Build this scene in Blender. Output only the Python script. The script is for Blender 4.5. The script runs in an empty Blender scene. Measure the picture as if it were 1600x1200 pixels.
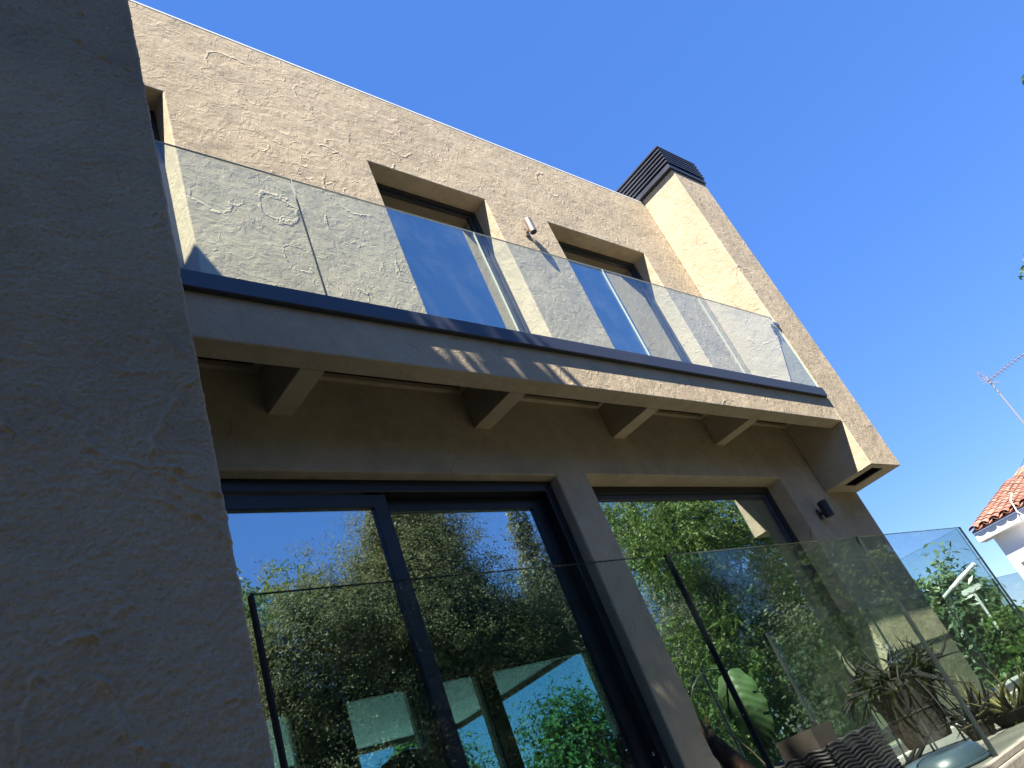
import bpy, bmesh, math, random
import numpy as np
from mathutils import Vector, Matrix

# ------------------------------------------------------------------ camera, sky, sun, exposure
scene = bpy.context.scene
COL = scene.collection
cam_d = bpy.data.cameras.new("camera")
cam_d.sensor_width = 36.0
cam_d.lens = 27.308
cam_d.clip_start = 0.05
cam_d.clip_end = 5000
cam = bpy.data.objects.new("camera", cam_d)
COL.objects.link(cam)
RR = ((0.73613946, -0.57984502, -0.34911092),
      (0.09049603, 0.59549401, -0.79824642),
      (0.67075268, 0.55602754, 0.49084032))
cam.matrix_world = Matrix(((RR[0][0], -RR[1][0], -RR[2][0], 0),
                           (RR[0][1], -RR[1][1], -RR[2][1], 0),
                           (RR[0][2], -RR[1][2], -RR[2][2], 0),
                           (0, 0, 0, 1)))
scene.camera = cam

SUN = Vector((-2.05, -1.08, 3.6)).normalized()      # direction towards the sun
world = bpy.data.worlds.new("World")
scene.world = world
world.use_nodes = True
wn = world.node_tree.nodes
wn.clear()
w_out = wn.new("ShaderNodeOutputWorld")
w_bg = wn.new("ShaderNodeBackground")
w_sky = wn.new("ShaderNodeTexSky")
w_sky.sky_type = 'NISHITA'
w_sky.sun_disc = False
w_sky.sun_elevation = math.asin(SUN.z)
w_sky.sun_rotation = math.atan2(SUN.x, SUN.y)
w_sky.air_density = 0.7
w_sky.dust_density = 0.0
w_sky.ozone_density = 8.0
w_bg.inputs["Strength"].default_value = 0.150
w_hsv = wn.new("ShaderNodeHueSaturation")       # the camera's vivid blue rendering of the whole sky
w_hsv.inputs["Saturation"].default_value = 1.78
w_hsv.inputs["Hue"].default_value = 0.522
w_gam = wn.new("ShaderNodeGamma")               # its even contrast from zenith to horizon
w_gam.inputs["Gamma"].default_value = 0.43
world.node_tree.links.new(w_sky.outputs[0], w_gam.inputs["Color"])
world.node_tree.links.new(w_gam.outputs[0], w_hsv.inputs["Color"])
world.node_tree.links.new(w_hsv.outputs[0], w_bg.inputs[0])
world.node_tree.links.new(w_bg.outputs[0], w_out.inputs[0])

sun_d = bpy.data.lights.new("sun", 'SUN')
sun_d.energy = 4.3
sun_d.angle = math.radians(0.53)
sun_d.color = (1.0, 0.93, 0.82)
sun = bpy.data.objects.new("sun", sun_d)
COL.objects.link(sun)
sun.rotation_euler = SUN.to_track_quat('Z', 'Y').to_euler()
sun.location = (-8, -4, 14)

vs = scene.view_settings
vs.view_transform = 'Standard'
vs.look = 'None'
vs.exposure = 2.1
vs.gamma = 1.0
vs.use_curve_mapping = False
scene.cycles.max_bounces = 7
scene.cycles.transparent_max_bounces = 24
scene.cycles.glossy_bounces = 5

random.seed(7)

# ------------------------------------------------------------------ helpers: nodes
class NT:
    def __init__(self, name):
        self.m = bpy.data.materials.new(name)
        self.m.use_nodes = True
        self.t = self.m.node_tree
        self.t.nodes.clear()
        self.out = self.t.nodes.new("ShaderNodeOutputMaterial")
    def n(self, kind, **kw):
        nd = self.t.nodes.new("ShaderNode" + kind)
        ins = kw.pop("ins", {})
        for k, v in kw.items():
            setattr(nd, k, v)
        for k, v in ins.items():
            if isinstance(v, bpy.types.NodeSocket):
                self.t.links.new(v, nd.inputs[k])
            else:
                nd.inputs[k].default_value = v
        return nd
    def math(self, op, a, b=None, c=None, clamp=False):
        ins = {0: a}
        if b is not None: ins[1] = b
        if c is not None: ins[2] = c
        return self.n("Math", operation=op, use_clamp=clamp, ins=ins).outputs[0]
    def vmath(self, op, a, b=None):
        ins = {0: a}
        if b is not None: ins[1] = b
        nd = self.n("VectorMath", operation=op, ins=ins)
        return nd.outputs["Value"] if op in ("LENGTH", "DISTANCE", "DOT_PRODUCT") else nd.outputs[0]
    def smooth(self, x, a, b, lo=0.0, hi=1.0):
        return self.n("MapRange", interpolation_type='SMOOTHSTEP',
                      ins={0: x, 1: a, 2: b, 3: lo, 4: hi}).outputs[0]
    def ramp(self, x, stops):
        nd = self.n("ValToRGB", ins={0: x})
        e = nd.color_ramp.elements
        while len(e) < len(stops): e.new(0.5)
        for el, (p, c) in zip(e, stops):
            el.position = p
            el.color = (*c, 1)
        return nd.outputs[0]
    def surf(self, s):
        self.t.links.new(s, self.out.inputs[0])
        return self.m
    def coord(self):
        return self.n("TexCoord").outputs["Object"]
    def noise(self, vec, scale, detail=4, rough=0.55):
        return self.n("TexNoise", ins={"Vector": vec, "Scale": scale, "Detail": detail, "Roughness": rough})

def principled(name, col, rough=0.5, metallic=0.0, spec=0.5, var=0.0, vscale=8.0, bump=0.0, bscale=60.0):
    N = NT(name)
    ins = {"Roughness": rough, "Metallic": metallic, "Specular IOR Level": spec}
    b = N.n("BsdfPrincipled", ins=ins)
    c = N.coord()
    if var > 0:
        nz = N.noise(c, vscale, 5).outputs[0]
        lo = tuple(max(0, x * (1 - var)) for x in col); hi = tuple(min(1, x * (1 + var)) for x in col)
        N.t.links.new(N.ramp(nz, [(0.3, lo), (0.7, hi)]), b.inputs["Base Color"])
        r = N.math('MULTIPLY_ADD', nz, 0.25, rough - 0.12, clamp=True)
        N.t.links.new(r, b.inputs["Roughness"])
    else:
        b.inputs["Base Color"].default_value = (*col, 1)
    if bump > 0:
        h = N.noise(c, bscale, 4).outputs[0]
        bp = N.n("Bump", ins={"Strength": 1.0, "Distance": bump, "Height": h})
        N.t.links.new(bp.outputs[0], b.inputs["Normal"])
    return N.surf(b.outputs[0])

def stucco(name, base, amp=1.0, near=False):
    """hand-trowelled render: partial arcs, lap ridges and sandy grain as relief"""
    N = NT(name)
    co = N.coord()
    wz = N.noise(co, 9.0, 3).outputs["Color"]
    warp = N.vmath('SCALE', N.vmath('SUBTRACT', wz, (0.5, 0.5, 0.5)))
    warp.node.inputs["Scale"].default_value = 0.09
    wz2 = N.noise(co, 42.0, 2).outputs["Color"]
    warp2 = N.vmath('SCALE', N.vmath('SUBTRACT', wz2, (0.5, 0.5, 0.5)))
    warp2.node.inputs["Scale"].default_value = 0.018
    p = N.vmath('ADD', N.vmath('ADD', co, warp), warp2)
    zone = N.smooth(N.noise(co, 1.1, 2).outputs[0], 0.38, 0.62, 0.15, 1.0)
    total = None
    for (sc, off, w, h, m0) in ((1.7, 0.0, 0.0130, 0.0062, 0.46), (3.3, 7.3, 0.0090, 0.0052, 0.46),
                                (6.6, 3.1, 0.0062, 0.0028, 0.46)):
        q = N.vmath('ADD', p, (off, off * 0.7, off * 1.3))
        v = N.n("TexVoronoi", ins={"Vector": q, "Scale": sc, "Randomness": 1.0})
        colr = v.outputs["Color"]
        sep = N.n("SeparateColor", ins={0: colr})
        cen = N.vmath('SCALE', N.vmath('SUBTRACT', colr, (0.5, 0.5, 0.5)))
        cen.node.inputs["Scale"].default_value = 0.7 / sc
        d = N.vmath('SUBTRACT', N.vmath('SUBTRACT', q, v.outputs["Position"]), cen)
        L = N.vmath('LENGTH', d)
        r0 = N.math('MULTIPLY_ADD', sep.outputs[0], 0.34 / sc, 0.20 / sc)
        dist = N.math('ABSOLUTE', N.math('SUBTRACT', L, r0))
        ridge = N.smooth(dist, 0.0, w, 1.0, 0.0)
        mk = N.smooth(N.noise(q, 2.6 * sc, 2).outputs[0], m0, m0 + 0.10)
        ridge = N.math('MULTIPLY', ridge, mk)
        step = N.math('MULTIPLY', N.smooth(N.math('SUBTRACT', L, r0), -0.004, 0.004), 0.22)
        step = N.math('MULTIPLY', step, N.smooth(N.noise(q, 1.4 * sc, 2).outputs[0], 0.42, 0.6))
        lap = N.math('MULTIPLY', sep.outputs[1], 0.30)
        hh = N.math('MULTIPLY', N.math('ADD', N.math('ADD', N.math('MULTIPLY', ridge, zone), step), lap), h)
        total = hh if total is None else N.math('ADD', total, hh)
    # smeared trowel marks, sandy grain and broad lumps
    drag = N.n("TexNoise", ins={"Vector": p, "Scale": 7.0, "Detail": 5.0, "Roughness": 0.58, "Distortion": 2.2}).outputs[0]
    total = N.math('ADD', total, N.math('MULTIPLY', drag, 0.0085))
    total = N.math('ADD', total, N.math('MULTIPLY', N.noise(co, 3.0, 2).outputs[0], 0.014))
    gn = N.noise(co, 170.0 if near else 120.0, 4, 0.75).outputs[0]
    total = N.math('ADD', total, N.math('MULTIPLY', gn, 0.0085 if near else 0.0007))
    if near:
        total = N.math('ADD', total, N.math('MULTIPLY', N.noise(co, 75.0, 3, 0.65).outputs[0], 0.0050))
    bp = N.n("Bump", ins={"Strength": 1.0, "Distance": amp, "Height": total})
    # pigment mottling; the near coat also paints in shading between grains
    n1 = N.noise(co, 1.6, 6, 0.62).outputs[0]
    n2 = N.noise(p, 7.0, 5, 0.6).outputs[0]
    if near:
        n2 = N.math('ADD', N.math('MULTIPLY', n2, 0.35), N.math('MULTIPLY', gn, 0.65))
    mixv = N.math('ADD', N.math('MULTIPLY', n1, 0.6), N.math('MULTIPLY', n2, 0.4))
    kd, kl = (0.66, 1.28) if near else (0.80, 1.15)
    dk = tuple(c * kd for c in base)
    lt = (base[0] * kl, base[1] * kl * 1.01, base[2] * kl * 1.02)
    colo = N.ramp(mixv, [(0.34, dk), (0.52, base), (0.70, lt)])
    b = N.n("BsdfPrincipled", ins={"Base Color": colo, "Roughness": 0.92, "Specular IOR Level": 0.18,
                                   "Normal": bp.outputs[0]})
    return N.surf(b.outputs[0])

def glass(name, tint, ior=1.5, boost=0.0, dirt=0.0, gl=(1, 1, 1), bow=0.0):
    """thin architectural glass: tinted see-through + mirror layer by Fresnel"""
    N = NT(name)
    tr = N.n("BsdfTransparent", ins={0: (*tint, 1)})
    gins = {"Color": (*gl, 1), "Roughness": 0.0}
    if bow:
        bh = N.noise(N.coord(), 1.3, 1).outputs[0]
        gins["Normal"] = N.n("Bump", ins={"Strength": 1.0, "Distance": bow, "Height": bh}).outputs[0]
    gs = N.n("BsdfGlossy", ins=gins)
    geo = N.n("NewGeometry")
    cosv = N.math('ABSOLUTE', N.vmath('DOT_PRODUCT', geo.outputs["Normal"], geo.outputs["Incoming"]))
    f0 = ((ior - 1) / (ior + 1)) ** 2
    f0 = f0 + boost * (1 - f0)
    sch = N.math('POWER', N.math('SUBTRACT', 1.0, cosv, clamp=True), 5.0)
    fac = N.math('MULTIPLY_ADD', sch, 1.0 - f0, f0, clamp=True)
    mix = N.n("MixShader", ins={0: fac, 1: tr.outputs[0], 2: gs.outputs[0]})
    res = mix.outputs[0]
    if dirt > 0:
        co = N.coord()
        nz = N.noise(co, 5.0, 6, 0.7).outputs[0]
        f2 = N.math('MULTIPLY', N.smooth(nz, 0.35, 0.8), dirt)
        df = N.n("BsdfDiffuse", ins={0: (0.55, 0.58, 0.55, 1)})
        res = N.n("MixShader", ins={0: f2, 1: res, 2: df.outputs[0]}).outputs[0]
    return N.surf(res)

def leaf_mat(name, c0, c1, c2, rough=0.45, trans=0.3, spec=0.35):
    N = NT(name)
    rnd = N.n("NewGeometry").outputs["Random Per Island"]
    col = N.ramp(rnd, [(0.0, c0), (0.55, c1), (1.0, c2)])
    b = N.n("BsdfPrincipled", ins={"Base Color": col, "Roughness": rough, "Specular IOR Level": spec})
    tl = N.n("BsdfTranslucent", ins={0: col})
    mx = N.n("MixShader", ins={0: trans, 1: b.outputs[0], 2: tl.outputs[0]})
    return N.surf(mx.outputs[0])

# ------------------------------------------------------------------ materials
WALL = (0.415, 0.344, 0.243)
M = {}
M['stucco'] = stucco("stucco", WALL)
M['stucco_smooth'] = stucco("stucco_smooth", WALL, amp=0.45)
M['stucco_near'] = stucco("stucco_near", WALL, amp=0.35, near=True)
M['anthracite'] = principled("anthracite_metal", (0.030, 0.033, 0.046), 0.42, 0.0, 0.5, var=0.12, vscale=3, bump=0.0003, bscale=30)
M['black_frame'] = principled("black_frame", (0.010, 0.012, 0.016), 0.38, 0.0, 0.5, var=0.1)
M['pane'] = glass("window_pane", (0.62, 0.92, 0.91), 1.9, 0.34, bow=0.0006)
M['pane_dark'] = glass("upper_pane", (0.30, 0.38, 0.38), 1.9, 0.34, bow=0.0010)
M['rail_glass'] = glass("railing_glass", (0.925, 0.972, 0.952), 1.5, 0.0, dirt=0.010, gl=(0.68, 0.74, 0.70))
M['balc_glass'] = glass("balcony_glass", (0.90, 0.96, 0.93), 1.5, 0.01, dirt=0.05)
M['glass_edge'] = principled("glass_edge", (0.022, 0.034, 0.034), 0.25, var=0.1)
M['glass_edge_pale'] = principled("glass_edge_pale", (0.42, 0.46, 0.42), 0.3)
M['wood_brown'] = principled("brown_wood", (0.075, 0.042, 0.030), 0.55, var=0.3, vscale=5)
M['interior'] = principled("interior_paint", (0.20, 0.19, 0.17), 0.9, var=0.05)
M['interior_floor'] = principled("interior_floor", (0.10, 0.085, 0.07), 0.5, var=0.2)
M['white_render'] = principled("white_render", (0.74, 0.73, 0.71), 0.9, var=0.06, vscale=2, bump=0.004, bscale=40)
M['stone'] = principled("pale_stone", (0.50, 0.47, 0.41), 0.8, var=0.12, vscale=6, bump=0.003, bscale=50)
M['dark_stone'] = principled("terrace_stone", (0.21, 0.19, 0.155), 0.85, var=0.25, vscale=5, bump=0.004, bscale=30)
M['steel'] = principled("brushed_steel", (0.50, 0.47, 0.44), 0.3, 1.0, var=0.1)
M['copper_steel'] = principled("bronze_lamp", (0.32, 0.25, 0.21), 0.4, 0.7, var=0.1)
M['aerial_grey'] = principled('aerial_grey', (0.22, 0.22, 0.22), 0.6)
M['alu'] = principled("aluminium", (0.62, 0.62, 0.60), 0.4, 0.9, var=0.08)
M['bark'] = principled("bark", (0.085, 0.062, 0.045), 0.9, var=0.4, vscale=12, bump=0.02, bscale=25)
M['terracotta'] = principled("terracotta_tile", (0.42, 0.155, 0.095), 0.85, var=0.35, vscale=3, bump=0.004, bscale=30)
N_ = NT("roof_tile")
rn_ = N_.n("ObjectInfo").outputs["Random"]
nz2 = N_.noise(N_.coord(), 14.0, 5).outputs[0]
mx_ = N_.math('ADD', N_.math('MULTIPLY', rn_, 0.6), N_.math('MULTIPLY', nz2, 0.4))
cl_ = N_.ramp(mx_, [(0.15, (0.17, 0.090, 0.068)), (0.4, (0.26, 0.120, 0.088)), (0.65, (0.31, 0.165, 0.125)), (0.9, (0.26, 0.20, 0.16))])
M['roof_tile'] = N_.surf(N_.n("BsdfPrincipled", ins={"Base Color": cl_, "Roughness": 0.9, "Specular IOR Level": 0.2}).outputs[0])
M['void'] = principled('dark_void', (0.006, 0.006, 0.008), 1.0, spec=0.0)
M['pot'] = principled("shade_dark_clay_pot", (0.013, 0.0095, 0.007), 0.9, var=0.5, vscale=18, bump=0.006, bscale=40)  # dark clay, darkened further to stand in for tree shade
M['soil'] = principled("soil", (0.045, 0.032, 0.022), 0.95, var=0.4, bump=0.01)
M['wicker'] = principled("dark_wicker", (0.016, 0.015, 0.016), 0.55, var=0.4, vscale=40)
M['iron'] = principled("black_iron", (0.02, 0.02, 0.022), 0.5, var=0.1)
M['plastic_blue'] = principled("grey_blue_plastic", (0.06, 0.09, 0.115), 0.3, var=0.08)
M['cardboard'] = principled("brown_box", (0.035, 0.026, 0.020), 0.8, var=0.2)
M['white_paint'] = principled("white_paint", (0.80, 0.80, 0.78), 0.45, var=0.03)
M['leather'] = principled("black_leather", (0.012, 0.012, 0.012), 0.45, bump=0.004, bscale=40)
M['fibre'] = principled("brown_fibre", (0.055, 0.026, 0.014), 0.9, var=0.5, vscale=22, bump=0.02, bscale=18)
M['ground'] = principled("garden_earth", (0.042, 0.042, 0.026), 0.95, var=0.45, vscale=1.2, bump=0.03, bscale=9)
M['leaf_oak'] = leaf_mat("leaf_oak", (0.080, 0.092, 0.034), (0.14, 0.148, 0.060), (0.21, 0.21, 0.10), 0.55, 0.45, 0.3)
M['leaf_acacia'] = leaf_mat("leaf_acacia", (0.055, 0.105, 0.018), (0.105, 0.175, 0.030), (0.19, 0.25, 0.055), 0.5, 0.42)
M['leaf_green'] = leaf_mat("leaf_green", (0.030, 0.070, 0.014), (0.065, 0.130, 0.024), (0.13, 0.19, 0.040), 0.45, 0.35)
M['leaf_olive'] = leaf_mat("leaf_olive", (0.075, 0.090, 0.042), (0.13, 0.145, 0.075), (0.21, 0.22, 0.13), 0.5, 0.35)
M['leaf_dark'] = leaf_mat("leaf_dark", (0.026, 0.036, 0.013), (0.046, 0.058, 0.022), (0.080, 0.090, 0.038), 0.55, 0.15, 0.3)
M['leaf_broad'] = leaf_mat("leaf_broad", (0.06, 0.11, 0.05), (0.10, 0.165, 0.08), (0.18, 0.25, 0.13), 0.35, 0.25, 0.6)
M['succulent'] = leaf_mat("shade_dark_succulent_leaf", (0.006, 0.007, 0.007), (0.010, 0.011, 0.011), (0.022, 0.023, 0.021), 0.75, 0.03, 0.15)  # dark leaves with shade also put into the colour
M['succulent_yellow'] = leaf_mat("succulent_yellow_leaf", (0.040, 0.042, 0.014), (0.080, 0.078, 0.024), (0.14, 0.125, 0.045), 0.6, 0.1)
M['leaf_blade'] = principled('leaf_blade', (0.026, 0.062, 0.016), 0.6, var=0.35, vscale=9)
M['dry_stem'] = principled("dry_stem", (0.21, 0.165, 0.085), 0.85, var=0.3)

# ------------------------------------------------------------------ helpers: meshes
def box(bm, x0, x1, y0, y1, z0, z1):
    vs_ = [bm.verts.new(p) for p in ((x0, y0, z0), (x1, y0, z0), (x1, y1, z0), (x0, y1, z0),
                                     (x0, y0, z1), (x1, y0, z1), (x1, y1, z1), (x0, y1, z1))]
    for f in ((0, 3, 2, 1), (4, 5, 6, 7), (0, 1, 5, 4), (1, 2, 6, 5), (2, 3, 7, 6), (3, 0, 4, 7)):
        bm.faces.new([vs_[i] for i in f])
    return vs_

def tube(bm, pts, radii, seg=8, caps=True):
    rings = []
    n = len(pts)
    P = [Vector(p) for p in pts]
    up = Vector((0.31, 0.17, 0.93)).normalized()
    for i in range(n):
        t = (P[min(i + 1, n - 1)] - P[max(i - 1, 0)])
        t = t.normalized() if t.length > 1e-9 else Vector((0, 0, 1))
        a = t.cross(up)
        if a.length < 0.1: a = t.cross(Vector((1, 0.2, 0)))
        a.normalize()
        b = t.cross(a)
        r = radii[i] if isinstance(radii, (list, tuple)) else radii
        rings.append([bm.verts.new(P[i] + (a * math.cos(2 * math.pi * k / seg) + b * math.sin(2 * math.pi * k / seg)) * r) for k in range(seg)])
    for i in range(n - 1):
        for k in range(seg):
            k2 = (k + 1) % seg
            bm.faces.new((rings[i][k], rings[i][k2], rings[i + 1][k2], rings[i + 1][k]))
    if caps:
        bm.faces.new(list(reversed(rings[0])))
        bm.faces.new(rings[-1])

def lathe(bm, prof, cx, cy, seg=28):
    rings = [[bm.verts.new((cx + r * math.cos(2 * math.pi * k / seg), cy + r * math.sin(2 * math.pi * k / seg), z)) for k in range(seg)] for r, z in prof]
    for i in range(len(prof) - 1):
        for k in range(seg):
            k2 = (k + 1) % seg
            bm.faces.new((rings[i][k], rings[i][k2], rings[i + 1][k2], rings[i + 1][k]))
    bm.faces.new(list(reversed(rings[0])))
    bm.faces.new(rings[-1])

def mk(name, bm, mat, parent=None, bevel=0.0, segs=2, smooth=False, recalc=True):
    if recalc:
        bmesh.ops.recalc_face_normals(bm, faces=bm.faces)
    me = bpy.data.meshes.new(name)
    bm.to_mesh(me)
    bm.free()
    o = bpy.data.objects.new(name, me)
    COL.objects.link(o)
    for m in (mat if isinstance(mat, (list, tuple)) else [mat]):
        me.materials.append(M[m])
    if smooth:
        me.polygons.foreach_set("use_smooth", [True] * len(me.polygons))
    if bevel:
        md = o.modifiers.new("bevel", 'BEVEL')
        md.width = bevel
        md.segments = segs
        md.limit_method = 'ANGLE'
        md.angle_limit = math.radians(40)
        md.harden_normals = False
    if parent is not None:
        o.parent = parent
        o.matrix_parent_inverse = parent_inv(parent)
    return o

def parent_inv(p):
    # part meshes sit at the identity, only the thing's Empty is moved
    if p.type != 'EMPTY':
        return Matrix.Identity(4)
    return Matrix.Translation(p.location).inverted()

def mkbox(name, mat, parent, x0, x1, y0, y1, z0, z1, bevel=0.0, segs=2):
    bm = bmesh.new()
    box(bm, x0, x1, y0, y1, z0, z1)
    return mk(name, bm, mat, parent, bevel, segs)

def tag(o, label=None, cat=None, group=None, kind=None):
    if label: o["label"] = label
    if cat: o["category"] = cat
    if group: o["group"] = group
    if kind: o["kind"] = kind
    return o

def thing(name, loc, label, cat, group=None):
    o = bpy.data.objects.new(name, None)
    o.empty_display_size = 0.2
    COL.objects.link(o)
    o.location = loc
    return tag(o, label, cat, group)

def holed_wall(bm, x0, x1, z0, z1, yf, yb, holes, sub=()):
    """one closed wall between planes yf and yb with rectangular openings"""
    xs = sorted(set([x0, x1] + [h[0] for h in holes] + [h[1] for h in holes]))
    zs = sorted(set([z0, z1] + [h[2] for h in holes] + [h[3] for h in holes]))
    vf, vb = {}, {}
    def V(d, i, j, y):
        if (i, j) not in d: d[(i, j)] = bm.verts.new((xs[i], y, zs[j]))
        return d[(i, j)]
    solid = {}
    for i in range(len(xs) - 1):
        for j in range(len(zs) - 1):
            cx, cz = (xs[i] + xs[i + 1]) / 2, (zs[j] + zs[j + 1]) / 2
            solid[(i, j)] = not any(h[0] < cx < h[1] and h[2] < cz < h[3] for h in holes)
    for (i, j), s in solid.items():
        if not s: continue
        q = [(i, j), (i + 1, j), (i + 1, j + 1), (i, j + 1)]
        bm.faces.new([V(vf, a, b, yf) for a, b in q])
        bm.faces.new([V(vb, a, b, yb) for a, b in reversed(q)])
        for (a, b), nb in (((q[0], q[1]), (i, j - 1)), ((q[1], q[2]), (i + 1, j)), ((q[2], q[3]), (i, j + 1)), ((q[3], q[0]), (i - 1, j))):
            if not solid.get(nb, False):
                bm.faces.new([V(vf, *b, yf), V(vf, *a, yf), V(vb, *a, yb), V(vb, *b, yb)])

# ------------------------------------------------------------------ setting
YF = 3.265          # front plane of the main wall
FL = -0.36          # floor level of the ground floor and terrace
GR = -1.50          # garden level
TX_L = 7.898        # left face of the chimney tower

bm = bmesh.new()
n = 60
gv = [[bm.verts.new(((i / n - 0.5) * 2 * abs(i / n - 0.5) * 2 * 1500 + 5, (j / n - 0.5) * 2 * abs(j / n - 0.5) * 2 * 1500, GR + 0.05 * math.sin(i * 1.7) * math.cos(j * 1.3))) for j in range(n + 1)] for i in range(n + 1)]
for i in range(n):
    for j in range(n):
        bm.faces.new((gv[i][j], gv[i + 1][j], gv[i + 1][j + 1], gv[i][j + 1]))
tag(mk("ground", bm, 'ground', smooth=True), kind="structure")

bm = bmesh.new()
box(bm, 0.62, 5.36, 1.54, 3.10, GR - 0.3, FL - 0.03)
tag(mk("terrace", bm, 'dark_stone', bevel=0.01), kind="structure")
terrace = bpy.data.objects["terrace"]
# paving slabs of the terrace floor
px = [0.62 + 0.592 * i for i in range(9)]
for i in range(8):
    for j in range(2):
        mkbox("paving_slab", 'dark_stone', terrace, px[i] + 0.004, px[i + 1] - 0.004, 1.555 + 0.78 * j, 1.555 + 0.78 * (j + 1) - 0.008, FL - 0.03, FL + random.uniform(-0.002, 0.002), 0.004, 1)
bm = bmesh.new()
box(bm, 0.62, 13.5, 3.105, YF - 0.004, GR - 0.3, FL - 0.012)
box(bm, 8.66, 13.5, YF - 0.004, 4.3, GR - 0.3, FL - 0.012)
tag(mk("terrace_ledge", bm, 'stone', bevel=0.012), kind="structure")

bm = bmesh.new()
box(bm, -2.0, 14.0, 7.72, 17.0, GR - 0.2, FL - 0.05)
tag(mk("rear_patio", bm, 'stone'), kind="structure")

# ------------------------------------------------------------------ the house
house = thing("house", (4.0, 3.3, GR), "two-storey sand-coloured stucco house with glazed balcony, seen from below", "house")

bm = bmesh.new()
holes = [(0.80, 3.985, FL, 2.077), (4.31, 7.142, -0.30, 2.092),
         (0.42, 1.685, 2.84, 5.225), (3.37, 4.68, 2.84, 5.20), (5.53, 7.13, 2.84, 5.165)]
holed_wall(bm, 0.244, 8.64, GR - 0.2, 6.30, YF, YF + 0.34, holes)
mk("wall", bm, 'stucco', house, 0.012, 3)

mkbox("parapet_coping", 'white_paint', house, 0.246, TX_L, YF - 0.002, YF + 0.36, 6.3005, 6.326, 0.006, 3)

# return wing standing forward on the left
XW, YW = 0.536, 1.11
wr = np.random.default_rng(3)
def vnoise(x, z, f, seed):
    """smooth value noise on a lattice of 1/f metres"""
    tab = np.random.default_rng(seed).uniform(-1, 1, (257, 257))
    u, w = x * f + 40.3, z * f + 71.7
    i, j = np.floor(u).astype(int), np.floor(w).astype(int)
    a, c = u - i, w - j
    a, c = a * a * (3 - 2 * a), c * c * (3 - 2 * c)
    g = lambda p, q: tab[p % 257, q % 257]
    return (g(i, j) * (1 - a) + g(i + 1, j) * a) * (1 - c) + (g(i, j + 1) * (1 - a) + g(i + 1, j + 1) * a) * c
GX, GZ0, GZ1, ST_ = 0.12, 0.05, 2.45, 0.0021
nx_, nzz = int((XW - GX) / ST_), int((GZ1 - GZ0) / ST_)
gx, gz = np.meshgrid(np.linspace(GX, XW, nx_ + 1), np.linspace(GZ0, GZ1, nzz + 1), indexing='ij')
wx = gx + 0.016 * vnoise(gx, gz, 14, 1) + 0.006 * vnoise(gx, gz, 45, 2)
wz_ = gz + 0.016 * vnoise(gx, gz, 14, 3) + 0.006 * vnoise(gx, gz, 45, 4)
H = 0.0016 * vnoise(gx, gz, 9, 5) + 0.0011 * vnoise(gx, gz, 30, 6) + 0.0008 * vnoise(gx * 0.5, gz, 90, 13)
H += 0.0013 * vnoise(gx, gz, 130, 7) + 0.0011 * vnoise(gx, gz, 240, 8)
for q_ in range(26):          # trowel sweeps: raised arcs with a crumbled lip, coat laid over the last one
    cx, cz = wr.uniform(-0.05, 0.75), wr.uniform(0.0, 2.5)
    rad = wr.uniform(0.09, 0.32)
    a0, span = wr.uniform(0, 6.28), wr.uniform(0.8, 2.4)
    dx_, dz_ = wx - cx, (wz_ - cz) * wr.uniform(0.8, 1.2)
    dist = np.hypot(dx_, dz_) - rad
    th = np.abs((np.arctan2(dz_, dx_) - a0 + np.pi) % (2 * np.pi) - np.pi)
    arc = np.clip((span / 2 - th) * 3.0, 0, 1)
    lipn = np.clip(0.55 + 0.9 * vnoise(gx, gz, 60, 20 + q_), 0.05, 1.6)
    H += arc * (0.0062 * lipn * np.exp(-(dist / 0.0048) ** 2) + 0.0014 * np.clip(1 - np.abs(dist - 0.03) / 0.03, 0, 1) * (dist > 0))
H *= np.clip((XW - gx) / 0.012, 0.35, 1)
yy = YW - H
ex = 0.0016 * vnoise(gx * 0, gz, 60, 9) + 0.0012 * vnoise(gx * 0, gz, 170, 10) + 0.0012 * vnoise(gx * 0, gz, 18, 11)
edge_w = np.clip(1 - (XW - gx) / 0.02, 0, 1)
xx = gx + ex * edge_w
yy = yy + 0.011 * np.clip(1 - (XW - gx) / 0.011, 0, 1) ** 2
co_ = np.stack([xx, yy, gz], -1).reshape(-1, 3)
idx = np.arange((nx_ + 1) * (nzz + 1)).reshape(nx_ + 1, nzz + 1)
fq = np.stack([idx[:-1, :-1], idx[1:, :-1], idx[1:, 1:], idx[:-1, 1:]], -1).reshape(-1, 4)
wing = mkbox("wing_wall", 'stucco_near', house, -5.0, XW - 0.001, YW + 0.0125, 2.30, GR - 0.2, 6.40)
me = bpy.data.meshes.new("render_coat")
me.vertices.add(len(co_)); me.vertices.foreach_set("co", co_.reshape(-1).astype(np.float32))
me.loops.add(fq.size); me.loops.foreach_set("vertex_index", fq.reshape(-1).astype(np.int32))
me.polygons.add(len(fq))
me.polygons.foreach_set("loop_start", np.arange(0, fq.size, 4, dtype=np.int32))
me.polygons.foreach_set("loop_total", np.full(len(fq), 4, dtype=np.int32))
me.update(); me.validate()
me.polygons.foreach_set("use_smooth", [True] * len(me.polygons))
me.materials.append(M['stucco_near'])
coat = bpy.data.objects.new("render_coat", me)
COL.objects.link(coat)
coat.parent = wing
for (x0_, x1_, z0_, z1_) in ((-5.0, GX, GR - 0.2, 6.40), (GX, XW - 0.001, GR - 0.2, GZ0), (GX, XW - 0.001, GZ1, 6.40)):
    mkbox("render_coat", 'stucco_near', wing, x0_, x1_, YW, YW + 0.0123, z0_, z1_)
mkbox("wing_link", 'stucco', house, -5.0, 0.24, 2.302, YF + 0.6, GR - 0.2, 6.25)

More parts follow.
